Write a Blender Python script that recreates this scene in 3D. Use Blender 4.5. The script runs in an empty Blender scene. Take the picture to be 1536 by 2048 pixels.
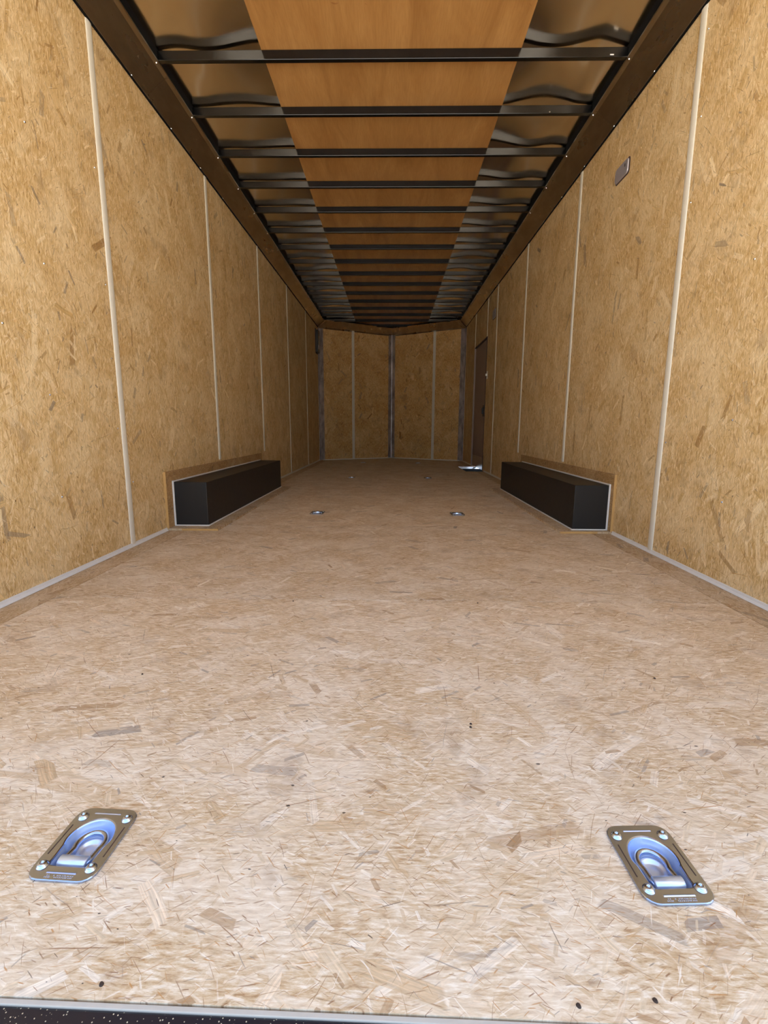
import bpy, bmesh, math, random
from mathutils import Vector, Matrix, Euler
random.seed(7)
scene = bpy.context.scene
col = scene.collection
PI = math.pi

# ---------------------------------------------------------------- camera
FPX, PITCH, YAW, ROLL = 968.295, .1737, .0164, .0044
cam_d = bpy.data.cameras.new('camera')
cam_d.sensor_fit = 'VERTICAL'; cam_d.sensor_height = 36.0
cam_d.lens = FPX / 2048 * 36.0
cam_d.clip_start = .02; cam_d.clip_end = 500
cam = bpy.data.objects.new('camera', cam_d); col.objects.link(cam)
right = Vector((math.cos(YAW), math.sin(YAW), 0)); fwd = Vector((-math.sin(YAW), math.cos(YAW), 0)); up = Vector((0, 0, 1))
f2 = fwd * math.cos(PITCH) - up * math.sin(PITCH); u2 = up * math.cos(PITCH) + fwd * math.sin(PITCH)
r3 = right * math.cos(ROLL) + u2 * math.sin(ROLL); u3 = u2 * math.cos(ROLL) - right * math.sin(ROLL)
cam.matrix_world = Matrix(((r3.x, u3.x, -f2.x, .0195), (r3.y, u3.y, -f2.y, 0), (r3.z, u3.z, -f2.z, .561), (0, 0, 0, 1)))
scene.camera = cam

# ---------------------------------------------------------------- sky, sun, exposure
world = bpy.data.worlds.new('sky'); scene.world = world; world.use_nodes = True
wn = world.node_tree; wn.nodes.clear()
wo = wn.nodes.new('ShaderNodeOutputWorld'); wb = wn.nodes.new('ShaderNodeBackground')
sk = wn.nodes.new('ShaderNodeTexSky'); sk.sky_type = 'NISHITA'; sk.sun_disc = False
sk.sun_elevation = math.radians(52); sk.sun_rotation = math.radians(40); sk.air_density = 1.0; sk.dust_density = 3.5
hs = wn.nodes.new('ShaderNodeHueSaturation'); hs.inputs['Saturation'].default_value = .82   # thin high haze
wn.links.new(sk.outputs[0], hs.inputs['Color']); wn.links.new(hs.outputs[0], wb.inputs[0]); wb.inputs[1].default_value = .38
wn.links.new(wb.outputs[0], wo.inputs[0])
sun_d = bpy.data.lights.new('sun', 'SUN'); sun_d.energy = 14.0; sun_d.angle = math.radians(.6); sun_d.color = (1, .975, .93)
sun = bpy.data.objects.new('sun', sun_d); col.objects.link(sun)
sun.location = (-3, 2, 8)
sun.rotation_euler = Vector((-.62, .35, 1.0)).to_track_quat('Z', 'Y').to_euler()
scene.view_settings.view_transform = 'Standard'; scene.view_settings.look = 'None'
scene.view_settings.gamma = 1.0; scene.view_settings.use_curve_mapping = False
scene.view_settings.exposure = 1.15

# ---------------------------------------------------------------- shader helpers
def lin(c):
    return tuple(((v / 255) / 12.92 if v / 255 <= .04045 else (((v / 255) + .055) / 1.055) ** 2.4) for v in c) + (1,)

class NT:
    def __init__(s, name):
        s.m = bpy.data.materials.new(name); s.m.use_nodes = True
        s.t = s.m.node_tree; s.t.nodes.clear()
        s.out = s.n('ShaderNodeOutputMaterial'); s.b = s.n('ShaderNodeBsdfPrincipled')
        s.l(s.b.outputs[0], s.out.inputs[0])
    def n(s, k, **kw):
        x = s.t.nodes.new(k)
        for a, v in kw.items(): setattr(x, a, v)
        return x
    def l(s, a, b): s.t.links.new(a, b)
    def put(s, sock, v):
        if v is None: return
        if hasattr(v, 'links'): s.l(v, sock)
        else: sock.default_value = v
    def math(s, op, a, b=None, c=None, clamp=False):
        x = s.n('ShaderNodeMath', operation=op, use_clamp=clamp)
        s.put(x.inputs[0], a); s.put(x.inputs[1], b); s.put(x.inputs[2], c)
        return x.outputs[0]
    def vmath(s, op, a, b=None):
        x = s.n('ShaderNodeVectorMath', operation=op)
        s.put(x.inputs[0], a); s.put(x.inputs[1], b)
        return x.outputs[0]
    def comb(s, x, y, z=0.0):
        c = s.n('ShaderNodeCombineXYZ'); s.put(c.inputs[0], x); s.put(c.inputs[1], y); s.put(c.inputs[2], z); return c.outputs[0]
    def sep(s, v):
        c = s.n('ShaderNodeSeparateXYZ'); s.put(c.inputs[0], v); return c.outputs
    def noise(s, v, scale, detail=2, rough=.5, dist=0, dim='2D'):
        x = s.n('ShaderNodeTexNoise', noise_dimensions=dim)
        s.put(x.inputs['Vector'], v); x.inputs['Scale'].default_value = scale; x.inputs['Detail'].default_value = detail
        x.inputs['Roughness'].default_value = rough; x.inputs['Distortion'].default_value = dist
        return x.outputs[0]
    def ramp(s, f, stops, interp='LINEAR'):
        x = s.n('ShaderNodeValToRGB'); s.put(x.inputs[0], f); cr = x.color_ramp; cr.interpolation = interp
        while len(cr.elements) < len(stops): cr.elements.new(.5)
        for e, (p, c) in zip(cr.elements, stops): e.position = p; e.color = c if len(c) == 4 else lin(c)
        return x.outputs[0]
    def smooth(s, f, a, b):
        x = s.n('ShaderNodeMapRange', interpolation_type='SMOOTHSTEP')
        s.put(x.inputs[0], f); x.inputs[1].default_value = a; x.inputs[2].default_value = b
        return x.outputs[0]
    def mix(s, f, a, b, mode='MIX'):
        x = s.n('ShaderNodeMix', data_type='RGBA', blend_type=mode)
        s.put(x.inputs[0], f); s.put(x.inputs[6], a); s.put(x.inputs[7], b)
        return x.outputs[2]
    def bump(s, h, strength, dist):
        x = s.n('ShaderNodeBump'); s.put(x.inputs['Height'], h); x.inputs['Strength'].default_value = strength; x.inputs['Distance'].default_value = dist
        s.l(x.outputs[0], s.b.inputs['Normal'])

def g(v): return (v, v, v, 1)

def strand_board(name, axes, pal, tone=1.0, rough=.62, scale=1.0):
    """oriented strand board: axes = (u along the main grain, v across)"""
    s = NT(name)
    geo = s.n('ShaderNodeNewGeometry'); xyz = s.sep(geo.outputs['Position'])
    oi = s.n('ShaderNodeObjectInfo')
    off = s.math('MULTIPLY', oi.outputs['Random'], 37.0)
    A = {'x': xyz[0], 'y': xyz[1], 'z': xyz[2]}
    u = s.math('ADD', A[axes[0]], off); v = s.math('ADD', A[axes[1]], off)
    P = s.comb(s.math('MULTIPLY', u, scale), s.math('MULTIPLY', v, scale))
    # slightly warped so flake outlines are not ruler straight
    wob = s.n('ShaderNodeTexNoise', noise_dimensions='2D'); s.l(P, wob.inputs['Vector']); wob.inputs['Scale'].default_value = 13; wob.inputs['Detail'].default_value = 2
    w = s.vmath('MULTIPLY', s.vmath('SUBTRACT', wob.outputs[1], (.5, .5, .5)), (.007, .007, 0))
    P = s.vmath('ADD', P, w)
    cu, cv = s.math('MULTIPLY', u, 1), v
    base_f = s.noise(s.vmath('MULTIPLY', P, (38, 210, 1)), 1.0, 4, .7)
    blot = s.noise(P, 5.5, 3, .6)
    c = s.ramp(base_f, [(.28, pal['brown']), (.42, pal['tan']), (.55, pal['base']), (.72, pal['pale'])])
    c = s.mix(s.smooth(blot, .35, .7), c, s.mix(.5, c, lin(pal['pale'])))
    hgt = base_f
    # cell size, max half length, half width range, spread, coverage, kind
    layers = [(.16, .46, .05, .16, 1.6, .55, 'flake'), (.085, .50, .05, .16, 1.3, .6, 'flake'), (.05, .5, .05, .17, 2.2, .6, 'flake'),
              (.030, .5, .04, .16, 1.6, .7, 'flake'), (.017, .5, .05, .2, 2.6, .6, 'flake'),
              (.095, .5, .06, .15, 2.8, .20, 'bundle'), (.048, .5, .07, .16, 2.4, .18, 'bundle'),
              (.030, .5, .012, .04, 2.4, .75, 'light'), (.019, .5, .018, .06, 1.8, .7, 'light'),
              (.100, .48, .004, .011, 3.4, .55, 'needle'), (.066, .5, .005, .014, 2.4, .6, 'needle'), (.042, .5, .007, .022, 2.8, .66, 'needle'), (.028, .5, .012, .036, 2.0, .7, 'needle'),
              (.016, .5, .02, .06, 2.2, .72, 'needle'), (.0105, .5, .03, .10, 1.6, .6, 'needle')]
    for i, (cell, L, w0, w1, spread, cover, kind) in enumerate(layers):
        q = s.vmath('ADD', s.vmath('MULTIPLY', P, (1 / cell, 1 / cell, 0)), (7.3 * i + 1.7, 3.9 * i + 5.1, 0))
        vo = s.n('ShaderNodeTexVoronoi', voronoi_dimensions='2D', feature='F1'); s.l(q, vo.inputs['Vector']); vo.inputs['Scale'].default_value = 1
        loc = s.vmath('SUBTRACT', q, vo.outputs['Position'])
        rnd = s.sep(vo.outputs['Color'])
        ang = s.math('MULTIPLY', s.math('SUBTRACT', rnd[0], .5), spread)
        ca = s.math('COSINE', ang); sa = s.math('SINE', ang); lx, ly = s.sep(loc)[0:2]
        a = s.math('ADD', s.math('MULTIPLY', lx, ca), s.math('MULTIPLY', ly, sa))
        b = s.math('SUBTRACT', s.math('MULTIPLY', ly, ca), s.math('MULTIPLY', lx, sa))
        r2 = s.math('FRACT', s.math('MULTIPLY', rnd[1], 13.7)); r3_ = s.math('FRACT', s.math('MULTIPLY', rnd[2], 7.31))
        wid = s.math('MULTIPLY_ADD', s.math('MULTIPLY', rnd[1], rnd[1]), w1 - w0, w0)
        da = s.math('DIVIDE', s.math('ABSOLUTE', a), L); db = s.math('DIVIDE', s.math('ABSOLUTE', b), wid)
        # ragged, slightly oblique flake ends
        d = s.math('MAXIMUM', s.math('ADD', da, s.math('MULTIPLY', b, .8)), db)
        m = s.math('MULTIPLY', s.smooth(d, 1.0, .88 if kind in ('flake', 'bundle') else .35), s.math('LESS_THAN', rnd[2], cover))
        if kind in ('flake', 'bundle'):
            fib = s.noise(s.comb(s.math('MULTIPLY_ADD', rnd[0], 40., s.math('MULTIPLY', a, 1.2)), s.math('MULTIPLY', b, 26 * min(1.6, cell / .06))), 1.0, 2, .6)
            cc = s.ramp(r2, [(0, pal['pale']), (.22, pal['base']), (.40, pal['pale2']), (.58, pal['tan']), (.80, pal['base']), (.90, pal['brown']), (.955, pal['gray'])], 'CONSTANT')
            k = s.math('MULTIPLY_ADD', fib, 1.1 if kind == 'bundle' else .75, .46 if kind == 'bundle' else .62)
            edge = s.smooth(d, .72, 1.0)
            k = s.math('SUBTRACT', k, s.math('MULTIPLY', edge, .10))
            kk = s.comb(k, k, k)
            cc = s.mix(1.0, cc, kk, 'MULTIPLY')
            opa = s.math('MULTIPLY', m, s.math('MULTIPLY_ADD', r3_, .5, .25 if kind == 'flake' else .4))
            c = s.mix(opa, c, cc)
        elif kind == 'needle':
            cc = s.ramp(r2, [(0, pal['line']), (.35, pal['orange']), (.66, pal['brown']), (.84, pal['dark']), (.91, pal['gray'])], 'CONSTANT')
            c = s.mix(s.math('MULTIPLY', m, s.math('MULTIPLY_ADD', r3_, .55, .32)), c, cc)
        else:
            c = s.mix(s.math('MULTIPLY', m, s.math('MULTIPLY_ADD', r3_, .5, .15)), c, s.mix(.5, lin(pal['pale']), lin((255, 250, 238))))
    # weathered grey flakes, sparse
    gn = s.noise(s.vmath('MULTIPLY', P, (5, 16, 1)), 1.0, 4, .7)
    c = s.mix(s.math('MULTIPLY', s.smooth(gn, .66, .78), .5), c, lin(pal['gray']))
    st = s.noise(P, 7.0, 4, .65)
    c = s.mix(s.math('MULTIPLY', s.smooth(st, .58, .76), .38), c, s.mix(.5, lin(pal['gray']), lin(pal['brown'])))
    # bark specks
    for cell, r, cov in ((.07, .026, .30), (.024, .04, .16)):
        q = s.vmath('MULTIPLY', P, (.7 / cell, 1.3 / cell, 0))
        vo = s.n('ShaderNodeTexVoronoi', voronoi_dimensions='2D', feature='F1'); s.l(q, vo.inputs['Vector']); vo.inputs['Scale'].default_value = 1
        rn = s.sep(vo.outputs['Color'])
        dd = s.math('DIVIDE', s.math('ADD', vo.outputs['Distance'], s.math('MULTIPLY_ADD', base_f, .05, -.02)), s.math('MULTIPLY_ADD', s.math('MULTIPLY', rn[0], rn[0]), r, .012))
        mk = s.math('MULTIPLY', s.smooth(dd, 1.1, .8), s.math('LESS_THAN', rn[1], cov))
        c = s.mix(s.math('MULTIPLY', mk, .85), c, lin(pal['speck']))
    tv = s.math('MULTIPLY_ADD', oi.outputs['Random'], .10, .93)
    c = s.mix(1.0, c, s.comb(tv, tv, tv), 'MULTIPLY')
    if tone != 1.0: c = s.mix(1.0, c, g(tone), 'MULTIPLY')
    s.l(c, s.b.inputs['Base Color'])
    s.b.inputs['Roughness'].default_value = rough
    s.b.inputs['Specular IOR Level'].default_value = .3
    s.bump(hgt, .22, .0008)
    return s.m

PF = dict(pale=(240, 228, 208), pale2=(228, 208, 180), base=(216, 195, 163), tan=(200, 172, 134), brown=(168, 134, 96), gray=(152, 140, 128),
          line=(140, 98, 64), orange=(188, 136, 78), dark=(78, 60, 50), speck=(40, 26, 24))
PW = dict(pale=(242, 220, 176), pale2=(230, 201, 150), base=(218, 186, 131), tan=(202, 165, 106), brown=(160, 120, 68), gray=(142, 124, 104),
          line=(126, 86, 44), orange=(184, 128, 56), dark=(74, 52, 38), speck=(38, 24, 18))
PN = dict(PW, pale=(238, 204, 148), pale2=(224, 182, 120), base=(214, 170, 106), tan=(200, 148, 84), brown=(150, 104, 52), line=(104, 66, 30), dark=(54, 36, 22))
M = {}
M['floor'] = strand_board('floor_strand_board', 'xy', PF)
M['floor_edge'] = strand_board('floor_border_board', 'yx', {k: tuple(int(v * m) for v, m in zip(c, (.92, .89, .84))) for k, c in PF.items()})
M['wall'] = strand_board('wall_strand_board', 'zy', PW, scale=.85)
M['nose'] = strand_board('nose_strand_board', 'zx', PN, scale=.72)
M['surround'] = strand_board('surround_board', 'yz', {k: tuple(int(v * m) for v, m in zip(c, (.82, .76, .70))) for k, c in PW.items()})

def simple(name, c, rough=.5, metal=0.0, spec=.5, coat=0):
    s = NT(name); s.b.inputs['Base Color'].default_value = lin(c); s.b.inputs['Roughness'].default_value = rough
    s.b.inputs['Metallic'].default_value = metal; s.b.inputs['Specular IOR Level'].default_value = spec
    if coat: s.b.inputs['Coat Weight'].default_value = coat; s.b.inputs['Coat Roughness'].default_value = .15
    geo = s.n('ShaderNodeNewGeometry')
    nz = s.noise(geo.outputs['Position'], 35, 3, .6, dim='3D')
    c0 = lin(c); k = s.math('MULTIPLY_ADD', nz, .16, .92)
    s.l(s.mix(1.0, c0, s.comb(k, k, k), 'MULTIPLY'), s.b.inputs['Base Color'])
    s.l(s.math('MULTIPLY_ADD', nz, .08, rough - .04), s.b.inputs['Roughness'])
    return s.m

M['black_box'] = simple('black_coated_steel', (19, 19, 20), .5)
M['bow'] = simple('black_painted_bow', (7, 7, 8), .2, spec=.5)
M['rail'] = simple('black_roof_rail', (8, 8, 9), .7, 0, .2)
M['caulk'] = simple('white_sealant', (226, 224, 220), .6)
M['strip'] = simple('off_white_seam_strip', (222, 216, 200), .45)
M['raw_edge'] = simple('pale_board_edge', (196, 156, 96), .8)
M['screw'] = simple('zinc_screw', (205, 205, 205), .25, 1.0)
M['plate'] = simple('grey_cover_plate', (176, 170, 176), .3, .35)
M['rim'] = simple('dark_rubber_rim', (60, 45, 45), .6)
M['white'] = simple('white_plastic', (235, 235, 232), .4)
M['black'] = simple('black_plastic', (12, 12, 12), .4)
M['concrete'] = simple('pale_concrete_yard', (190, 184, 174), .9)
M['shell'] = simple('outer_skin', (200, 200, 200), .4)
M['pan_black'] = simple('black_well_pan', (14, 14, 15), .6)
M['hole'] = simple('dark_screw_hole', (58, 44, 36), .8)

def metal(name, c, r0, r1, sc=(6, 6, 6), tint=None, bump=0):
    s = NT(name); geo = s.n('ShaderNodeNewGeometry')
    nz = s.noise(s.vmath('MULTIPLY', geo.outputs['Position'], sc), 1.0, 4, .6, dim='3D')
    s.b.inputs['Metallic'].default_value = 1
    s.l(s.mix(s.smooth(nz, .3, .7), lin(c), lin(tint or c)), s.b.inputs['Base Color'])
    s.l(s.math('MULTIPLY_ADD', nz, r1 - r0, r0), s.b.inputs['Roughness'])
    if bump: s.bump(nz, bump, .002)
    return s.m
M['skin'] = metal('polished_roof_skin', (226, 216, 200), .13, .19, (3, 3, 3))
M['cove'] = metal('aluminium_cove_trim', (214, 200, 176), .22, .36, (9, 3, 9), (192, 176, 150))
M['post'] = metal('aluminium_corner_post', (206, 201, 204), .3, .5, (14, 14, 6), (146, 140, 144), .25)
M['post'].node_tree.nodes['Principled BSDF'].inputs['Metallic'].default_value = .7
M['chrome'] = metal('bright_screw', (190, 206, 236), .16, .24, (40, 40, 40))
M['ring_plate'] = metal('zinc_plate', (172, 186, 216), .19, .27, (60, 60, 60))
M['ring_pan'] = metal('bright_zinc_pan', (206, 224, 250), .26, .36, (60, 60, 60))
M['ring_pan'].node_tree.nodes['Principled BSDF'].inputs['Metallic'].default_value = .75
M['door'] = simple('door_skin', (156, 138, 130), .5, 0, .25)
M['kick'] = metal('aluminium_kick_plate', (190, 182, 176), .3, .4, (20, 20, 20))
M['mirror_strip'] = metal('mirror_aluminium', (235, 238, 245), .12, .2, (20, 20, 20))

# luan plywood: warm orange with soft vertical streaks
s = NT('luan_plywood'); geo = s.n('ShaderNodeNewGeometry')
oi = s.n('ShaderNodeObjectInfo'); p = s.vmath('ADD', geo.outputs['Position'], s.comb(s.math('MULTIPLY', oi.outputs['Random'], 9.), 0.0, 0.0))
n1 = s.noise(s.vmath('MULTIPLY', p, (9, 1.6, 0)), 1.0, 4, .6, .6); n2 = s.noise(s.vmath('MULTIPLY', p, (160, 12, 0)), 1.0, 3, .6)
c = s.ramp(n1, [(.25, (162, 116, 64)), (.5, (180, 134, 78)), (.75, (194, 148, 90))])
c = s.mix(s.math('MULTIPLY', s.smooth(n2, .35, .7), .25), c, lin((150, 100, 50)))
kn = s.noise(s.vmath('MULTIPLY', p, (7, 5, 0)), 1.0, 5, .75, 1.5)
c = s.mix(s.math('MULTIPLY', s.smooth(kn, .70, .78), .45), c, lin((130, 66, 26)))
s.l(c, s.b.inputs['Base Color']); s.b.inputs['Roughness'].default_value = .5; s.b.inputs['Specular IOR Level'].default_value = .35
M['luan'] = s.m

# sill: dark painted steel with sawdust specks
s = NT('dusty_black_sill'); geo = s.n('ShaderNodeNewGeometry')
vo = s.n('ShaderNodeTexVoronoi', voronoi_dimensions='3D'); s.l(geo.outputs['Position'], vo.inputs['Vector']); vo.inputs['Scale'].default_value = 420
rn = s.sep(vo.outputs['Color'])
mk = s.math('MULTIPLY', s.smooth(vo.outputs['Distance'], .34, .2), s.math('LESS_THAN', rn[0], .25))
s.l(s.mix(mk, lin((20, 22, 34)), lin((210, 200, 170))), s.b.inputs['Base Color']); s.b.inputs['Roughness'].default_value = .4
M['sill'] = s.m
M['gray_edge'] = simple('weathered_board_edge', (188, 182, 170), .85)

# ---------------------------------------------------------------- mesh helpers
def link(name, me, mat, parent=None):
    o = bpy.data.objects.new(name, me); col.objects.link(o)
    if mat and not me.materials: me.materials.append(mat)
    if parent: o.parent = parent
    return o
def pyobj(name, v, f, mat, parent=None, smooth=False):
    me = bpy.data.meshes.new(name); me.from_pydata([tuple(q) for q in v], [], f); me.update()
    if smooth:
        for p in me.polygons: p.use_smooth = True
    return link(name, me, mat, parent)
def bmobj(name, bm, mat, parent=None, smooth=False, bevel=0, seg=2):
    me = bpy.data.meshes.new(name); bm.normal_update(); bm.to_mesh(me); bm.free()
    if smooth:
        for p in me.polygons: p.use_smooth = True
    o = link(name, me, mat, parent)
    if bevel:
        md = o.modifiers.new('bevel', 'BEVEL'); md.width = bevel; md.segments = seg; md.limit_method = 'ANGLE'
    return o
def bm_box(bm, x0, x1, y0, y1, z0, z1, mx=None):
    vs = [bm.verts.new((x, y, z)) for x in (x0, x1) for y in (y0, y1) for z in (z0, z1)]
    if mx: bmesh.ops.transform(bm, matrix=mx, verts=vs)
    for q in ((0, 1, 3, 2), (4, 6, 7, 5), (0, 4, 5, 1), (2, 3, 7, 6), (0, 2, 6, 4), (1, 5, 7, 3)): bm.faces.new([vs[i] for i in q])
def box(name, x0, x1, y0, y1, z0, z1, mat, parent=None, bevel=0):
    bm = bmesh.new(); bm_box(bm, x0, x1, y0, y1, z0, z1)
    bmesh.ops.recalc_face_normals(bm, faces=bm.faces)
    return bmobj(name, bm, mat, parent, bevel=bevel)
def prism(name, prof, y0, y1, mat, parent=None, mx=None, smooth=False, bevel=0):
    """profile in (x, z), extruded along y"""
    n = len(prof); v = [(x, y0, z) for x, z in prof] + [(x, y1, z) for x, z in prof]
    f = [(i, (i + 1) % n, (i + 1) % n + n, i + n) for i in range(n)] + [tuple(range(n))[::-1], tuple(range(n, 2 * n))]
    bm = bmesh.new(); vs = [bm.verts.new(q) for q in v]
    for q in f: bm.faces.new([vs[i] for i in q])
    if mx: bmesh.ops.transform(bm, matrix=mx, verts=vs)
    bmesh.ops.recalc_face_normals(bm, faces=bm.faces)
    return bmobj(name, bm, mat, parent, smooth, bevel)
def slab(name, a0, a1, b0, b1, c0, c1, holes, mat, parent=None, axes='xyz'):
    """a slab spanning a,b with thickness c and rectangular holes [(a0,a1,b0,b1)]"""
    A = sorted({a0, a1} | {min(max(h[i], a0), a1) for h in holes for i in (0, 1)})
    B = sorted({b0, b1} | {min(max(h[i], b0), b1) for h in holes for i in (2, 3)})
    def inhole(i, j):
        if i < 0 or j < 0 or i >= len(A) - 1 or j >= len(B) - 1: return True
        ca, cb = (A[i] + A[i + 1]) / 2, (B[j] + B[j + 1]) / 2
        return any(h[0] < ca < h[1] and h[2] < cb < h[3] for h in holes)
    bm = bmesh.new(); V = {}
    def vt(i, j, k):
        if (i, j, k) not in V:
            d = {axes[0]: A[i], axes[1]: B[j], axes[2]: (c0, c1)[k]}
            V[i, j, k] = bm.verts.new((d['x'], d['y'], d['z']))
        return V[i, j, k]
    for i in range(len(A) - 1):
        for j in range(len(B) - 1):
            if inhole(i, j): continue
            for k in (0, 1): bm.faces.new((vt(i, j, k), vt(i + 1, j, k), vt(i + 1, j + 1, k), vt(i, j + 1, k)))
            for di, dj, e in ((-1, 0, ((i, j), (i, j + 1))), (1, 0, ((i + 1, j), (i + 1, j + 1))), (0, -1, ((i, j), (i + 1, j))), (0, 1, ((i, j + 1), (i + 1, j + 1)))):
                if inhole(i + di, j + dj):
                    (p, q), (r, t) = e; bm.faces.new((vt(p, q, 0), vt(r, t, 0), vt(r, t, 1), vt(p, q, 1)))
    bmesh.ops.recalc_face_normals(bm, faces=bm.faces)
    return bmobj(name, bm, mat, parent)
def empty(name, loc=(0, 0, 0), rz=0):
    o = bpy.data.objects.new(name, None); col.objects.link(o); o.location = loc; o.rotation_euler = (0, 0, rz); o.empty_display_size = .05; return o
def tag(o, label=None, cat=None, group=None, kind=None):
    for k, v in (('label', label), ('category', cat), ('group', group), ('kind', kind)):
        if v: o[k] = v
    return o
def struct(o, label=None): return tag(o, label, None, None, 'structure')

# ---------------------------------------------------------------- dimensions
W = 1.2048          # half width between wall faces
HT = 2.16           # lower edge of the cove trim
ZB, ZT = 2.245, 2.286
CY, AY = 8.24, 8.96 # where the side walls end, apex of the nose
Y0 = .374           # rear edge of the floor
S = 1.2192
RT = .012
RINGS = [(-.393, .565, -.045), (.369, .551, .045), (-.472, 3.143, -.02), (.448, 3.135, .02), (-.435, 5.43, 0), (.420, 5.424, .02), (-.440, 7.772, 0), (.430, 7.729, 0)]
WELL = (.975, 1.33, 6.28, 7.085)
ring_holes = [(x - .032, x + .032, y - .043, y + .045) for x, y, r in RINGS]

# ---------------------------------------------------------------- floor
floor = struct(slab('floor', -1.30, 1.30, Y0 + .004, CY + .02, -.060, -.021, ring_holes + [WELL], M['floor_edge']), 'chipboard trailer floor of wide sheets with narrow border strips')
cuts = [Y0 + .0045, 1.520, 2.7392, 3.9584, 5.1776, 6.3968, 7.616, CY]
BX = 1.098
for a, b in zip(cuts, cuts[1:]):
    slab('floor_sheet', -BX + .002, BX - .002, a + .0012, b - .0012, -.020, 0, ring_holes + [WELL], M['floor'], floor)
for sx in (-1, 1):
    for a, b in ((Y0 + .0045, 2.9), (2.9, 5.34), (5.34, 7.72), (7.72, CY)):
        x0, x1 = sorted((sx * (BX + .0018), sx * (W + .012)))
        slab('border_strip', x0, x1, a, b, -.020, -.0012, [WELL], M['floor_edge'], floor)
# triangular floor sheet in the nose
pyobj('floor_sheet', [(-W - .02, CY + .001, 0), (W + .02, CY + .001, 0), (0, AY + .02, 0), (-W - .02, CY + .001, -.06), (W + .02, CY + .001, -.06), (0, AY + .02, -.06)],
      [(0, 1, 2), (3, 5, 4), (0, 3, 4, 1), (1, 4, 5, 2), (2, 5, 3, 0)], M['floor'], floor)
prism('weathered_edge', [(-1.2, -.0004), (1.2, -.0004), (1.2, -.02), (-1.2, -.02)], Y0 - .001, Y0 + .0042, M['gray_edge'], floor, bevel=.0008)
def disc(name, r, h, mat, parent, loc, n=12, axis='z', flat=.55):
    bm = bmesh.new()
    bmesh.ops.create_cone(bm, cap_ends=True, segments=n, radius1=r, radius2=r * flat, depth=h)
    if axis == 'x': bmesh.ops.rotate(bm, verts=bm.verts, matrix=Matrix.Rotation(PI / 2, 3, 'Y'))
    if axis == '-x': bmesh.ops.rotate(bm, verts=bm.verts, matrix=Matrix.Rotation(-PI / 2, 3, 'Y'))
    o = bmobj(name, bm, mat, parent); o.location = loc; return o
sc0 = disc('screw_head', .003, .003, M['hole'], floor, (-.273, .398, .0004), 12)
for x, y in [(.207, .389), (.285, .395), (.174, .848), (.172, .838), (-.9, .86), (-.55, 1.02), (.62, 1.03), (-.30, 1.52 - .02), (.30, 1.50)]:
    c = sc0.copy(); col.objects.link(c); c.parent = floor; c.location = (x, y, .0004)

# rear sill and a lowered frame member behind the floor
sill = struct(empty('trim_1', (0, Y0, -.1)), 'dusty black steel rear sill along the near edge of the floor')
def child_world(o, p): o.matrix_parent_inverse = p.matrix_basis.inverted(); return o
def adopt(o, root):
    o.parent = root; o.matrix_parent_inverse = Matrix.Translation(-Vector(root.location)); return o
adopt(prism('sill_channel', [(-1.33, -.0016), (1.33, -.0016), (1.33, -.16), (-1.33, -.16)], .20, Y0 - .0013, M['sill'], bevel=.002), sill)
for o in list(floor.children) + list(sill.children):          # the rear edge runs slightly out of square
    for v in o.data.vertices:
        if v.co.y < Y0 + .03: v.co.y -= .018 * v.co.x

# ---------------------------------------------------------------- side walls
def wall(side, seams, holes, label):
    sx = -1 if side == 'left' else 1
    xa, xb = sorted((sx * (W + .012), sx * (W + .05)))
    w = struct(slab('wall_' + side, Y0, CY + .05, -.5 if 0 else -.06, 2.36, xa, xb, holes, M['shell'], axes='yzx'), label)
    for a, b in zip(seams, seams[1:]):
        xa, xb = sorted((sx * W, sx * (W + .011)))
        slab('wall_panel', a + .001, b - .001, 0, 2.30, xa, xb, holes, M['wall'], w, axes='yzx')
    return w
def strip(wallo, sx, y, z0, z1, w=.021):
    # rounded cap strip over a joint
    prof = [(math.cos(t) * w, math.sin(t) * .0065) for t in [PI * k / 8 for k in range(9)]]
    v = []; 
    for z in (z0, z1):
        for c, d in prof: v.append((sx * (W + .0005 - d), y + c, z))
    n = len(prof); f = [(i, i + 1, n + i + 1, n + i) for i in range(n - 1)] + [(n - 1, 0, n, 2 * n - 1), tuple(range(n)), tuple(range(n, 2 * n))]
    bm = bmesh.new(); vs = [bm.verts.new(q) for q in v]
    for q in f: bm.faces.new([vs[i] for i in q])
    bmesh.ops.recalc_face_normals(bm, faces=bm.faces)
    return bmobj('seam_strip', bm, M['strip'], wallo)
yL, yR = 2.2154, 2.1792
seamL = [yL + S * i for i in range(5)]
DOOR = (6.38, 7.30, .0, 1.685)
wl = wall('left', [Y0, yL - S] + seamL + [CY], [], 'left chipboard wall in tall panels joined by off-white strips')
wr = wall('right', [Y0, yR - S] + [yR + S * i for i in range(4)] + [6.40, 7.29, CY], [(DOOR[0], DOOR[1], -.2, DOOR[3])], 'right chipboard wall in tall panels joined by off-white strips')
for i, y in enumerate(seamL): strip(wl, -1, y, .012 if i in (0, 3, 4) else .33, 2.19)
strip(wl, -1, yL - S, .012, 2.19)
for i, y in enumerate([yR - S] + [yR + S * i for i in range(4)]): strip(wr, 1, y, .33 if i in (2, 3) else .012, 2.19)
strip(wr, 1, 6.40, 1.69, 2.19, .008); strip(wr, 1, 7.30, 1.69, 2.19, .008)
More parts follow.
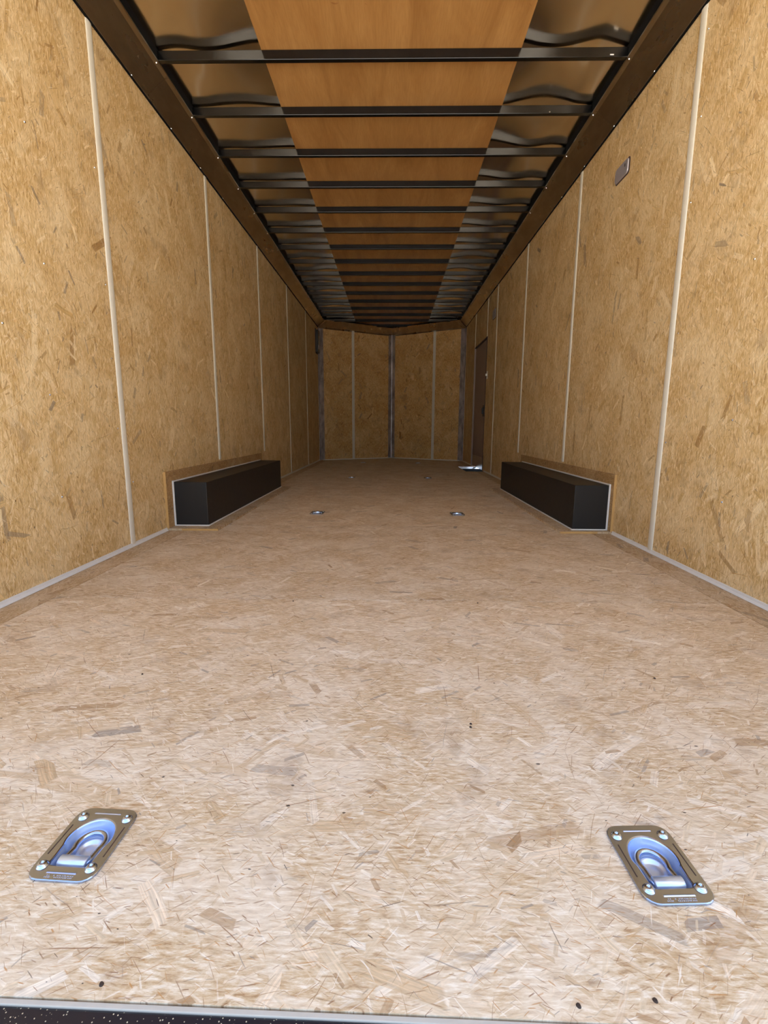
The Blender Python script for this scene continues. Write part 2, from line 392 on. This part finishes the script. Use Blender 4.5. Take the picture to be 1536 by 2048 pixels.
# wall screws beside the strips
ws = disc('screw', .0045, .003, M['screw'], wl, (-W + .001, 1.8, 1.12), 8, 'x')
for y, z in [(1.756, .669), (2.175, 1.153), (1.576, .877), (2.17, .55), (2.17, 1.6), (2.17, .85), (2.26, .3), (1.76, .3), (1.78, 1.55), (3.39, 1.0), (3.39, 1.6), (3.39, .6)]:
    c = ws.copy(); col.objects.link(c); c.parent = wl; c.location = (-W + .001, y, z)
ws2 = disc('screw', .0045, .003, M['screw'], wr, (W - .001, 1.73, 1.11), 8, '-x')
for y, z in [(1.739, .59), (2.14, 2.05), (2.13, 1.75), (2.14, 1.45), (2.13, .95), (2.14, .5), (1.74, .3), (1.74, 1.5), (3.36, 1.2), (3.36, 1.8), (3.36, .7)]:
    c = ws2.copy(); col.objects.link(c); c.parent = wr; c.location = (W - .001, y, z)

# sealant line where walls meet the floor
for side, sx in (('left', -1), ('right', 1)):
    bb = struct(empty('baseboard_' + side, (sx * W, Y0, 0)), 'white sealant bead along the foot of the %s wall' % side)
    segs = [(Y0, 2.56)] + ([(4.56, CY)] if sx < 0 else [(4.50, 6.27), (7.31, CY)])
    for k, (a, b) in enumerate(segs):
        prof = [(sx * W, 0), (sx * (W - .010), .0), (sx * (W - .0045), .008), (sx * (W - .003), .0155), (sx * W, .0165)]
        adopt(prism('sealant_bead', prof, a, b, M['caulk'] if k == 0 else M['strip']), bb)

# ---------------------------------------------------------------- nose
def nose_frame(sx):
    """matrix with x along the wall from corner to apex, y out of the room, z up"""
    c0 = Vector((sx * W, CY, 0)); ap = Vector((0, AY, 0)); d = (ap - c0).normalized()
    n = Vector((0, 0, 1)).cross(d); n = n if n.y > 0 else -n
    return Matrix(((d.x, n.x, 0, c0.x), (d.y, n.y, 0, c0.y), (0, 0, 1, 0), (0, 0, 0, 1))), (ap - c0).length
for side, sx, tx in (('front_left', -1, .66), ('front_right', 1, .72)):
    mx, L = nose_frame(sx)
    def nb(name, x0, x1, y0, y1, z0, z1, mat, par, bevel=0):
        bm = bmesh.new(); bm_box(bm, x0, x1, y0, y1, z0, z1, mx); bmesh.ops.recalc_face_normals(bm, faces=bm.faces); return bmobj(name, bm, mat, par, bevel=bevel)
    nw = struct(nb('wall_' + side, -.05, L + .04, .012, .05, -.06, 2.36, M['shell'], None), 'slanted chipboard wall of the V-shaped nose on the %s' % side.split('_')[1])
    t = (W - tx) / W * L
    nb('wall_panel', 0, t - .001, 0, .011, 0, 2.25, M['nose'], nw); nb('wall_panel', t + .001, L, 0, .011, 0, 2.25, M['nose'], nw)
    nb('seam_strip', t - .024, t + .024, -.005, .001, .01, 2.2, M['strip'], nw, .002)
    bb = struct(empty('baseboard_' + side, (sx * W, CY, 0)), 'thin pale bead at the foot of the %s nose wall' % side.split('_')[1])
    adopt(nb('sealant_bead', .05, L - .02, -.008, 0, 0, .014, M['strip'], None), bb)
    # cove trim of the nose
    # profile (y,z) across, extruded along x
    ct = struct(empty('trim_%d' % (4 if sx < 0 else 5), (sx * W, CY, HT)), 'brown-reflecting metal cove trim above the %s nose wall' % side.split('_')[1])
    prof = [(0, HT - .022), (-.004, HT - .022), (-.005, HT), (-.100, ZB - .003), (-.114, ZB + .004), (-.114, ZB + .012), (-.098, ZB + .012), (.0, HT + .02)]
    v = []; n = len(prof)
    slope = AY - CY; 
    for xx, adj in ((0, 1), (L, 1)):
        for y, z in prof:
            # mitre: at the corner shift along the wall with depth, at the apex to the centre plane
            k = -y
            if xx == 0: x = k * .55
            else: x = L - k * (slope / W)
            v.append(mx @ Vector((x, y, z)))
    f = [(i, (i + 1) % n, (i + 1) % n + n, i + n) for i in range(n)] + [tuple(range(n))[::-1], tuple(range(n, 2 * n))]
    o = pyobj('cove_panel', v, f, M['cove']); adopt(o, ct)
    for k in range(4):
        x = .10 + k * (L - .2) / 3
        q = mx @ Vector((x, -.006, HT - .010))
        adopt(disc('screw', .006, .005, M['screw'], None, q, 8), ct)
    adopt(nb('roof_rail', .03, L, -.05, .0, ZB + .014, ZT + .03, M['rail'], None), ct)

# corner posts and apex post
for k, sx in enumerate((-1, 1)):
    mx, L = nose_frame(sx)
    p = struct(empty('trim_%d' % (6 + k), (sx * W, CY, 0)), ('smudged aluminium corner post where the left wall meets the nose', 'smudged aluminium corner post where the right wall meets the nose')[k])
    bm = bmesh.new(); bm_box(bm, 0.0, .088, -.005, 0, .004, HT - .02, mx); bm_box(bm, sx * (W - .004) if sx > 0 else -W, sx * W if sx > 0 else -(W - .004), CY - .03, CY + .004, .004, HT - .02)
    bmesh.ops.recalc_face_normals(bm, faces=bm.faces)
    adopt(bmobj('post_angle', bm, M['post']), p)
    bm = bmesh.new(); bm_box(bm, sx * W - .008, sx * W + .008, CY - .016, CY - .006, .004, HT - .02); bmesh.ops.recalc_face_normals(bm, faces=bm.faces)
    adopt(bmobj('dark_joint', bm, M['rail']), p)
    # cap covering the joint of the two coves
    bm = bmesh.new()
    cx = sx * (W - .004)
    pts = [(cx, CY - .055, HT - .018), (cx, CY + .0, HT - .018), (sx * (W - .055), CY + .026, HT - .018),
           (sx * 1.085, CY - .075, ZB + .002), (sx * 1.075, CY - .030, ZB + .002), (sx * 1.035, CY - .015, ZB + .002)]
    vs = [bm.verts.new(q) for q in pts]; vs2 = [bm.verts.new((q[0] - sx * .004, q[1] - .003, q[2] - .004)) for q in pts]
    for a in ((0, 1, 4, 3), (1, 2, 5, 4)):
        bm.faces.new([vs[i] for i in a]); bm.faces.new([vs2[i] for i in a][::-1])
    loop = [0, 1, 2, 5, 4, 3]
    for i in range(6):
        a, b = loop[i], loop[(i + 1) % 6]; bm.faces.new((vs[a], vs[b], vs2[b], vs2[a]))
    bmesh.ops.recalc_face_normals(bm, faces=bm.faces)
    adopt(bmobj('corner_cap', bm, M['cove']), p)
    adopt(disc('screw', .007, .006, M['screw'], None, (sx * (W - .03), CY - .01, HT - .005), 8), p)
ap = struct(empty('trim_8', (0, AY, 0)), 'aluminium angle post at the apex of the nose')
bm = bmesh.new()
for sx in (-1, 1):
    mx, L = nose_frame(sx); bm_box(bm, L - .068, L - .003, -.006, -.001, .004, HT, mx)
bmesh.ops.recalc_face_normals(bm, faces=bm.faces)
adopt(bmobj('post_angle', bm, M['post']), ap)
adopt(prism('ridge', [(-.006, .004), (.006, .004), (.006, HT), (-.006, HT)], AY - .014, AY - .006, M['post'], bevel=.003), ap)

# ---------------------------------------------------------------- cove trims along the side walls
def cove(side, idx, joints):
    sx = -1 if side == 'left' else 1
    tr = struct(empty('trim_%d' % idx, (sx * W, Y0, HT)), 'brown-reflecting metal cove trim between the %s wall and the ceiling' % side)
    for a, b in zip(joints, joints[1:]):
        prof = [(sx * W, HT - .006), (sx * (W - .006), HT - .008), (sx * (W - .007), HT + .001), (sx * 1.107, ZB - .012), (sx * 1.089, ZB - .007),
                (sx * 1.089, ZB + .001), (sx * 1.104, ZB - .004), (sx * (W - .004), HT + .006), (sx * W, HT + .006)]
        adopt(prism('cove_panel', prof, a + .001, b - .001, M['cove']), tr)
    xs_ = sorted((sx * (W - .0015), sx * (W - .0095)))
    adopt(box('shadow_strip', xs_[0], xs_[1], Y0, CY - .03, HT - .0125, HT - .0065, M['rail']), tr)  # dark strip put in as the shadow line along the cove's lower edge
    for k in range(-5, 15):
        y = 2.577 + .4064 * k
        if y < Y0 + .05: continue
        a = disc('screw', .0062, .005, M['screw'], None, (sx * (W - .0080), y - .045, HT - .003), 8, '-x' if sx > 0 else 'x'); adopt(a, tr)
        b = disc('screw', .0058, .005, M['screw'], None, (sx * 1.098, y + .0, ZB - .0105), 8); adopt(b, tr); b.rotation_euler = (PI, 0, 0)
    adopt(box('roof_rail', min(sx * 1.092, sx * W), max(sx * 1.092, sx * W), Y0, CY + .05, ZB + .0015, 2.36, M['rail']), tr)
cove('left', 2, [Y0, 2.68, 5.12, 7.56, CY - .03]); cove('right', 3, [Y0, 2.95, 5.39, 7.83, CY - .03])

# ---------------------------------------------------------------- ceiling
ceil = struct(box('ceiling', -1.30, 1.30, Y0 - .02, AY + .1, 2.36, 2.39, M['shell']), 'trailer roof: shiny metal skin and plywood strip over black cross bows')
def skin_z(x, y):
    t = (y - 2.577) / .4064; n = round(t); k = t - n
    sag = 0
    sgn = 1 if x > 0 else -1; ax = (abs(x) - .60) / .5
    # the sheet is not stretched flat: it lifts off the bows in shallow waves
    ph = {1: [.80, .44, .0, -.04, .0, .02, .05, .45, .30, .10, .5, .35, .0, .6, .3], -1: [.0, .42, .05, .1, .3, .0, .25, .5, .2, .6, .35, .1, .4, .2, .5]}[sgn]
    amps = {1: [.0090, .0088, .0088, .0060, .0045, .0040, .0025, .0050, .0055, .0040, .005, .004, .005, .004, .003],
            -1: [.0075, .0035, .0018, .0012, .0012, .0015, .002, .0035, .004, .003, .004, .0045, .004, .003, .003]}[sgn]
    def wv(i):
        p_ = ph[int(i) % 15]; amp = amps[int(i) % 15]
        e = max(0.0, min(1.0, (1.0 - ax) * 3.5))
        return amp * (1 + math.cos(2 * PI * (ax * .95 - p_))) * e
    i0 = math.floor(t); fr = t - i0; fr = fr * fr * (3 - 2 * fr)
    return 2.2935 + wv(i0) * (1 - fr) + wv(i0 + 1) * fr
for sx in (-1, 1):
    xs = [sx * (.595 + .515 * i / 36) for i in range(37)]; ys = [Y0 - .01 + (AY + .05 - Y0) * j / 300 for j in range(301)]
    v = [(x, y, skin_z(x, y)) for y in ys for x in xs]
    f = [(j * 37 + i, j * 37 + i + 1, (j + 1) * 37 + i + 1, (j + 1) * 37 + i) for j in range(300) for i in range(36)]
    o = pyobj('roof_skin', v, f, M['skin'], ceil, True)
    md = o.modifiers.new('thick', 'SOLIDIFY'); md.thickness = .001; md.offset = 1 if sx < 0 else 1
for a, b in ((Y0, 2.0), (2.0, 4.203), (4.203, 6.641), (6.641, CY), ):
    box('plywood_sheet', -.603, .603, a + .0007, b - .0007, ZT + .0005, ZT + .0055, M['luan'], ceil)
pyobj('plywood_sheet', [(-.603, CY, ZT + .0005), (.603, CY, ZT + .0005), (.603, 8.6, ZT + .0005), (0, AY, ZT + .0005), (-.603, 8.6, ZT + .0005),
                        (-.603, CY, ZT + .0055), (.603, CY, ZT + .0055), (.603, 8.6, ZT + .0055), (0, AY, ZT + .0055), (-.603, 8.6, ZT + .0055)],
      [(4, 3, 2, 1, 0), (5, 6, 7, 8, 9), (0, 1, 6, 5), (1, 2, 7, 6), (2, 3, 8, 7), (3, 4, 9, 8), (4, 0, 5, 9)], M['luan'], ceil)
b0 = None
bm = bmesh.new(); bm_box(bm, -1.094, 1.094, 0, .0245, ZB, ZT)
for v in bm.verts: v.co.z += 0
bmesh.ops.recalc_face_normals(bm, faces=bm.faces)
b0 = bmobj('roof_bow', bm, M['bow'], ceil, bevel=.0022, seg=2)
b0.location.y = 2.577 - 5 * .4064
for k in range(-4, 15):
    c = b0.copy(); col.objects.link(c); c.parent = ceil; c.location = (0, 2.577 + .4064 * k, 0)
for y, half in ((2.577 + .4064 * 15, .47),):
    box('roof_bow', -half, half, y, y + .0245, ZB, ZT, M['bow'], ceil, .002)
box('metal_tab', 1.008, 1.026, 2.574, 2.5765, ZB + .006, ZB + .011, M['white'], ceil, .001)
t_ = disc('screw', .005, .003, M['screw'], ceil, (.862, 2.9825, ZB + .008), 8); t_.rotation_euler = (PI / 2, 0, 0)
# small tag of bare metal on the first bow, right of the plywood
# ---------------------------------------------------------------- wheel boxes
def wheel_box(sx, y0, y1, label):
    root = tag(empty('wheel_box', (sx * (W - .1), y0, .011)), label, 'wheel box', 'black wheel boxes along the walls')
    bh, bi = .257, 1.005
    xa, xb = sorted((sx * bi, sx * (W - .012)))
    adopt(box('box_cover', xa, xb, y0, y1, .0115, bh, M['black_box'], bevel=.003), root)
    # sealant around it
    c = .007
    def bead(x0, x1, ya, yb, za, zb_):
        x0, x1 = sorted((x0, x1)); adopt(box('sealant_bead', x0, x1, ya, yb, za, zb_, M['caulk'], bevel=.003), root)
    wx = sx * (W - .012)
    bead(wx, wx - sx * .009, y0 - .009, y0 + .001, .0115, bh + .008)
    bead(wx, wx - sx * .009, y0 - .003, y1, bh - .001, bh + .008)
    bead(wx, sx * (bi - .009), y0 - .009, y0 + .001, .0115, .0185)
    bead(sx * (bi + .001), sx * (bi - .008), y0 - .008, y1, .0115, .0185)
    # chipboard surround on the wall
    ys, ye = 2.565, y1 + .07
    ch = .318
    xw = sorted((sx * W - sx * .0002, sx * (W - .0118)))
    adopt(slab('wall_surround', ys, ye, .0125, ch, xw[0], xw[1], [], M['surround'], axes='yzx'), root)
    xe = sorted((sx * W, sx * (W - .0125)))
    adopt(box('raw_board_edge', xe[0], xe[1], ys - .0012, ys, .0125, ch, M['raw_edge']), root)
    # chipboard surround on the floor
    xi = .926
    xf = sorted((sx * (W - .0005), sx * xi))
    adopt(box('floor_surround', xf[0], xf[1], ys, y0 + .001, .0003, .0112, M['floor_edge']), root)
    xs_ = sorted((sx * (bi + .03), sx * xi))
    adopt(box('floor_surround', xs_[0], xs_[1], y0 + .0015, y1 + .06, .0003, .0112, M['floor_edge']), root)
    xr = sorted((sx * (1.125), sx * xi))
    adopt(box('raw_board_edge', xr[0], xr[1], ys - .001, ys - .0001, .0005, .0112, M['raw_edge']), root)
    return root
wheel_box(-1, 2.640, 4.431, 'long black wheel box against the left wall with chipboard surround')
wheel_box(1, 2.605, 4.390, 'long black wheel box against the right wall with chipboard surround')

# ---------------------------------------------------------------- recessed tie-down rings
def dshape(n_arc, s=1.0, dy=0.0):
    """egg outline: wide round end towards +y, straight hinge side towards -y"""
    pts = []
    for k in range(n_arc + 1):
        t = -.42 + (PI + .84) * k / n_arc
        pts.append((.0298 * s * math.cos(t), .0065 + .0310 * s * math.sin(t) + dy))
    # flare out to the hinge slot
    pts += [(-.0262 * s, -.0215 * s + dy), (-.0262 * s, -.0340 * s + dy), (-.0235 * s, -.0365 * s + dy), (.0235 * s, -.0365 * s + dy), (.0262 * s, -.0340 * s + dy), (.0262 * s, -.0215 * s + dy)]
    return pts
def rrect(w, h, r, n=6):
    pts = []
    for cx, cy, a0 in ((w / 2 - r, h / 2 - r, 0), (-w / 2 + r, h / 2 - r, PI / 2), (-w / 2 + r, -h / 2 + r, PI), (w / 2 - r, -h / 2 + r, 3 * PI / 2)):
        for k in range(n + 1):
            t = a0 + PI / 2 * k / n; pts.append((cx + r * math.cos(t), cy + r * math.sin(t)))
    return pts
def tube(bm, path, r, n=10, closed=False):
    rings = []; m = len(path)
    for i, p in enumerate(path):
        a = path[(i - 1) % m] if closed or i > 0 else p; b = path[(i + 1) % m] if closed or i < m - 1 else p
        d = (Vector(b) - Vector(a)).normalized(); q = d.to_track_quat('Z', 'Y')
        rings.append([bm.verts.new(Vector(p) + q @ Vector((r * math.cos(2 * PI * k / n), r * math.sin(2 * PI * k / n), 0))) for k in range(n)])
    for i in range(m if closed else m - 1):
        A, B = rings[i], rings[(i + 1) % m]
        # align rings
        best = min(range(n), key=lambda s_: sum((A[k].co - B[(k + s_) % n].co).length for k in range(0, n, 3)))
        for k in range(n): bm.faces.new((A[k], A[(k + 1) % n], B[(k + 1 + best) % n], B[(k + best) % n]))
    if not closed:
        bm.faces.new(rings[0][::-1]); bm.faces.new(rings[-1])
    bmesh.ops.recalc_face_normals(bm, faces=bm.faces)

def make_ring():
    root = empty('tie_down_ring')
    PT = .0032
    # plate with the D-shaped opening: radial bridge between outline and opening, sampled by angle
    N = 72
    outer, inner = rrect(.0885, .1160, .017), dshape(24)
    def at_angle(poly, t):
        d = Vector((math.cos(t), math.sin(t))); best = None; m = len(poly)
        for i in range(m):
            a, b = Vector(poly[i]), Vector(poly[(i + 1) % m]); e = b - a; den = d.x * e.y - d.y * e.x
            if abs(den) < 1e-12: continue
            tt = (a.x * e.y - a.y * e.x) / den; ss = (a.x * d.y - a.y * d.x) / den
            if tt > 0 and -1e-6 <= ss <= 1 + 1e-6 and (best is None or tt > best): best = tt
        return (d.x * best, d.y * best)
    O = [at_angle(outer, 2 * PI * k / N) for k in range(N)]; I = [at_angle(inner, 2 * PI * k / N) for k in range(N)]
    def lp(bm, pts, z): return [bm.verts.new((x, y, z)) for x, y in pts]
    def br(bm, A, B):
        for k in range(N): bm.faces.new((A[k], A[(k + 1) % N], B[(k + 1) % N], B[k]))
    def sc(pts, f, cy=.0): return [(x * f, cy + (y - cy) * f) for x, y in pts]
    bm = bmesh.new()
    loops = [lp(bm, O, .0002), lp(bm, O, PT - .0008), lp(bm, sc(O, .985), PT), lp(bm, sc(I, 1.07), PT), lp(bm, sc(I, 1.02), PT - .0008), lp(bm, I, PT - .0025)]
    for a, b in zip(loops, loops[1:]): br(bm, a, b)
    # raised ribs pressed into the plate
    for (cx, cy, w_, h_, rz) in ((0, .0478, .040, .0040, 0), (0, -.0475, .040, .0042, 0), ):
        m4 = Matrix.Translation((cx, cy, PT)) @ Matrix.Rotation(rz, 4, 'Z')
        vs = [bm.verts.new(m4 @ Vector(q)) for q in ((-w_ / 2, -h_ / 2, -.0003), (w_ / 2, -h_ / 2, -.0003), (w_ / 2, h_ / 2, -.0003), (-w_ / 2, h_ / 2, -.0003))]
        ax = w_ > h_
        r0, r1 = (m4 @ Vector((-w_ / 2 + .001, 0, .0007)), m4 @ Vector((w_ / 2 - .001, 0, .0007))) if ax else (m4 @ Vector((0, -h_ / 2 + .001, .0011)), m4 @ Vector((0, h_ / 2 - .001, .0011)))
        e = [bm.verts.new(r0), bm.verts.new(r1)]
        if ax: fs = ((vs[0], vs[1], e[1], e[0]), (vs[2], vs[3], e[0], e[1]), (vs[1], vs[2], e[1]), (vs[3], vs[0], e[0]))
        else: fs = ((vs[1], vs[2], e[1], e[0]), (vs[3], vs[0], e[0], e[1]), (vs[0], vs[1], e[0]), (vs[2], vs[3], e[1]))
        for q in fs: bm.faces.new(q)
    bmesh.ops.recalc_face_normals(bm, faces=bm.faces)
    pl = bmobj('plate', bm, M['ring_plate'], root)
    for sx in (-1, 1):
        gb = box('side_groove', sx * .0378 - .0008, sx * .0378 + .0008, -.022, .026, PT - .0006, PT + .00012, M['rim'], root)
    # rows of small stamped marks along the front edge
    bm = bmesh.new(); rr = random.Random(3)
    for row, yy in enumerate((-.0515, -.0540)):
        for k in range(17):
            if rr.random() < .25: continue
            x = -.018 + k * .0022 + rr.uniform(-.0003, .0003)
            bm_box(bm, x - .0005, x + .0005, yy - .0005, yy + .0007, PT - .0002, PT + .0003)
    bmesh.ops.recalc_face_normals(bm, faces=bm.faces)
    st = bmobj('stamped_marks', bm, M['ring_pan'], pl); st['label'] = 'rows of small stamped marks'; st['kind'] = 'stuff'
    # pressed pan
    bm = bmesh.new()
    prof = [(1.0, PT - .0025), (.985, -.002), (.95, -.007), (.88, -.0115), (.79, -.0140), (.70, -.0145), (.62, -.0132), (.56, -.0125), (.50, -.0135), (.44, -.0158), (.36, -.0170), (.2, -.0172), (.02, -.0172)]
    L = []
    for f_, z in prof:
        blend = max(0, min(1, (1 - f_) * 1.6)); pts = []
        for k in range(N):
            x, y = I[k]; t = 2 * PI * k / N
            cxr, cyr = .0298 * f_ * math.cos(t), .0035 + .0298 * f_ * math.sin(t)
            xx, yy = x * f_, y * f_ + .002 * (1 - f_)
            pts.append((xx * (1 - blend) + cxr * blend, yy * (1 - blend) + cyr * blend))
        L.append(lp(bm, pts, z))
    for a, b in zip(L, L[1:]): br(bm, a, b)
    bm.faces.new(L[-1])
    bmesh.ops.recalc_face_normals(bm, faces=bm.faces)
    for f_ in bm.faces: f_.smooth = True
    pan = bmobj('pan', bm, M['ring_pan'], root, True); pan['label'] = 'bright bluish pressed pan'
    # ring lying in the pan
    path = []
    for k in range(33):
        t = -.75 + (PI + 1.5) * k / 32
        path.append((.0186 * math.cos(t), .0060 + .0200 * math.sin(t), -.0078))
    path = [(.0165, -.0245, -.0052)] + [(.0172, -.0165, -.006)] + path[2:-2] + [(-.0172, -.0165, -.006)] + [(-.0165, -.0245, -.0052)]
    bm = bmesh.new(); tube(bm, path + [], .0042, 10, True)
    bmobj('ring', bm, M['ring_plate'], root, True)
    # strap clamping the hinge side
    bm = bmesh.new()
    prof = [(-.0345, -.004), (-.0335, .0005), (-.0300, .0032), (-.0255, .0040), (-.0212, .0032), (-.0185, .0002), (-.0190, -.0035), (-.0265, -.0010)]
    v = [[bm.verts.new((x, y, z)) for y, z in prof] for x in (-.0188, -.0180, .0180, .0188)]
    for r_, f_ in ((0, .9), (3, .9)):
        for q in v[r_]: q.co.y = -.0265 + (q.co.y + .0265) * f_; q.co.z *= .9
    n = len(prof)
    for a, b in zip(v, v[1:]):
        for i in range(n): bm.faces.new((a[i], a[(i + 1) % n], b[(i + 1) % n], b[i]))
    bm.faces.new(v[0]); bm.faces.new(v[-1][::-1]); bmesh.ops.recalc_face_normals(bm, faces=bm.faces)
    bmobj('hinge_strap', bm, M['ring_pan'], root, True)
    # dome screws with star recess
    for i, (x, y) in enumerate(((-.0325, -.0385), (.0325, -.0385), (-.0325, .0405), (.0325, .0405))):
        bm = bmesh.new(); R_ = .0066; seg = 18; L = []
        for f_, z in ((1.12, 0), (1.1, .0008), (1.0, .0012), (.93, .0026), (.75, .0038), (.50, .0046)):
            L.append([bm.verts.new((R_ * f_ * math.cos(2 * PI * k / seg), R_ * f_ * math.sin(2 * PI * k / seg), z)) for k in range(seg)])
        for f0, z in ((.42, .0046), (.36, .0026)):
            L.append([bm.verts.new((R_ * f0 * (1 if k % 3 else .6) * math.cos(2 * PI * k / seg), R_ * f0 * (1 if k % 3 else .6) * math.sin(2 * PI * k / seg), z)) for k in range(seg)])
        for a, b in zip(L, L[1:]):
            for k in range(seg): bm.faces.new((a[k], a[(k + 1) % seg], b[(k + 1) % seg], b[k]))
        bm.faces.new(L[-1]); bmesh.ops.recalc_face_normals(bm, faces=bm.faces)
        o = bmobj('screw', bm, M['chrome'], root, True); o.location = (x, y, PT - .0004)
    return root
rlab = ['large tie-down ring plate at the lower left, nearest on the left side of the floor', 'large tie-down ring plate at the lower right, nearest on the right side of the floor',
        'small tie-down ring on the floor beside the left wheel box', 'small tie-down ring on the floor beside the right wheel box',
        'left tie-down ring just beyond the wheel boxes', 'right tie-down ring just beyond the wheel boxes',
        'left one of the two farthest tie-down rings near the nose', 'right one of the two farthest tie-down rings near the nose']
proto = make_ring()
for i, (x, y, r) in enumerate(RINGS):
    if i == 0: o = proto
    else:
        o = proto.copy(); col.objects.link(o)
        for ch in list(proto.children):
            c = ch.copy(); col.objects.link(c); c.parent = o
            for gch in ch.children:
                d = gch.copy(); col.objects.link(d); d.parent = c
    o.location = (x, y, .0002); o.rotation_euler = (0, 0, r)
    tag(o, rlab[i], 'tie-down ring', 'tie-down rings in the floor')

# ---------------------------------------------------------------- side door, step well
DX = W + .012
door = struct(empty('door_1', (W, DOOR[0], 0)), 'narrow brown-grey side door with black latch at the right far end')
adopt(box('door_leaf', DX, DX + .04, DOOR[0] + .015, DOOR[1] - .012, .001, DOOR[3] - .015, M['door'], bevel=.003), door)
adopt(box('kick_plate', DX - .004, DX - .0005, DOOR[0] + .02, DOOR[1] - .02, .004, .165, M['kick']), door)
for k in range(9):
    adopt(disc('rivet', .005, .005, M['screw'], None, (DX - .005, DOOR[0] + .07 + k * .096, .150), 6, '-x'), door)
fr = [('near', DOOR[0] - .004, DOOR[0] + .014), ('far', DOOR[1] - .012, DOOR[1] + .006)]
for _, a, b in fr: adopt(box('door_frame', W - .005, DX + .03, a, b, -.055 if _ == 'far' else .0, DOOR[3] - .002, M['door'] if _ == 'far' else M['rim']), door)
adopt(box('frame_lip', W - .006, W - .0005, DOOR[1] + .006, DOOR[1] + .022, .0, DOOR[3], M['strip']), door)
adopt(box('door_frame', W - .004, DX + .03, DOOR[0] - .004, DOOR[1] + .006, DOOR[3] - .010, DOOR[3] + .004, M['rim']), door)
for z in (1.36, .78): adopt(disc('screw', .006, .004, M['screw'], None, (DX - .001, 6.9, z), 8, '-x'), door)
lt = adopt(box('latch', DX - .012, DX, 6.46, 6.56, .70, .85, M['black'], bevel=.004), door)
lh = box('latch_handle', DX - .030, DX - .012, 6.49, 6.515, .735, .815, M['black'], lt, bevel=.003)
lh.matrix_parent_inverse = Matrix.Identity(4)
# step well let into the floor by the door
wellr = tag(empty('step_well', (1.1, 6.7, -.18)), 'dark recessed step well with an added metal strip mirroring the sky at the side door', 'step well')
x0, x1, y0, y1 = WELL
adopt(box('well_bottom', x0 - .01, x1 + .01, y0 - .01, y1 + .01, -.20, -.185, M['pan_black']), wellr)
adopt(box('well_side', x0 + .0005, x0 + .003, y0 - .008, y1 + .008, -.185, -.004, M['pan_black']), wellr)
adopt(box('well_side', x1 + .0005, x1 + .008, y0 - .008, y1 + .008, -.185, -.004, M['pan_black']), wellr)
adopt(box('well_side', x0, x1, y0 + .0005, y0 + .003, -.185, -.004, M['pan_black']), wellr)
adopt(box('well_side', x0, x1, y1 - .0065, y1 - .004, -.185, -.034, M['pan_black']), wellr)
v = [(x0, y1 - .0048, -.033), (x1, y1 - .0048, -.033), (x1, y1 - .0005, -.003), (x0, y1 - .0005, -.003), (x0, y1 + .010, -.036), (x1, y1 + .010, -.036), (x1, y1 + .0105, -.0215), (x0, y1 + .0105, -.0215)]
added_strip = pyobj('mirror_strip', v[:4] + [(x0, y1 + .0, -.033), (x1, y1 + .0, -.033)], [(0, 1, 2, 3), (3, 2, 5, 4), (0, 4, 5, 1), (0, 3, 4), (1, 5, 2)], M['mirror_strip'])  # added strip, sloped to mirror the rear sky as light leaking under the door
adopt(added_strip, wellr); added_strip['label'] = 'added metal strip sloped to mirror the rear sky'

# ---------------------------------------------------------------- small wall fittings
def lamp_plate(y, z, label, w=.150, h=.074, tilt=0):
    root = tag(empty('cover_plate', (W, y, z)), label, 'cover plate', 'cover plates high on the right wall')
    def plate(pts, x_in, mat, name, parent, z_dome=0):
        bm = bmesh.new(); A = [bm.verts.new((0, p_, q)) for p_, q in pts]; B = [bm.verts.new((-x_in, p_ * .94, q * .9)) for p_, q in pts]
        n = len(pts)
        for i in range(n): bm.faces.new((A[i], A[(i + 1) % n], B[(i + 1) % n], B[i]))
        bm.faces.new(B); bm.faces.new(A[::-1]); bmesh.ops.recalc_face_normals(bm, faces=bm.faces)
        return bmobj(name, bm, mat, parent)
    pts = rrect(w, h, .018)
    plate([(p_ * 1.06, q * 1.10) for p_, q in pts], .004, M['rim'], 'gasket', root)
    f = plate(pts, .009, M['plate'], 'face', root)
    sl = box('slot', -.0105, -.0085, -w * .30, -w * .26, .004, .017, M['rim'], f)
    return root
a = lamp_plate(2.80, 1.872, 'grey rounded cover plate high on the right wall, the near one')
a.rotation_euler = (math.radians(0), 0, 0)
lamp_plate(6.00, 1.87, 'grey rounded cover plate high on the right wall, the far one near the door', .16, .105)
sw = tag(empty('light_switch', (W, 6.31, 1.21)), 'small white light switch on the right wall beside the door', 'light switch')
box('switch_plate', -.006, 0, -.026, .026, -.048, .048, M['white'], sw, .003); box('toggle', -.022, -.006, -.006, .006, -.012, .016, M['white'], sw, .002)
eb = tag(empty('breaker_box', (-W, 8.03, 1.895)), 'narrow black box with chrome bar high at the far end of left wall', 'electrical box')
box('housing', 0, .045, -.085, .085, -.17, .17, M['black'], eb, .006)
box('cover_frame', 0, .012, -.10, .10, -.185, .185, M['rim'], eb, .003)
box('chrome_bar', .045, .060, -.055, -.035, -.06, .075, M['mirror_strip'], eb, .003)
box('lower_catch', .045, .054, -.058, -.034, -.125, -.062, M['kick'], eb, .002)

# ---------------------------------------------------------------- outside ground and the trailer's own outer sides
struct(box('ground', -30, 30, -40, 15, -.75, -.62, M['concrete']), 'pale concrete yard behind the trailer')
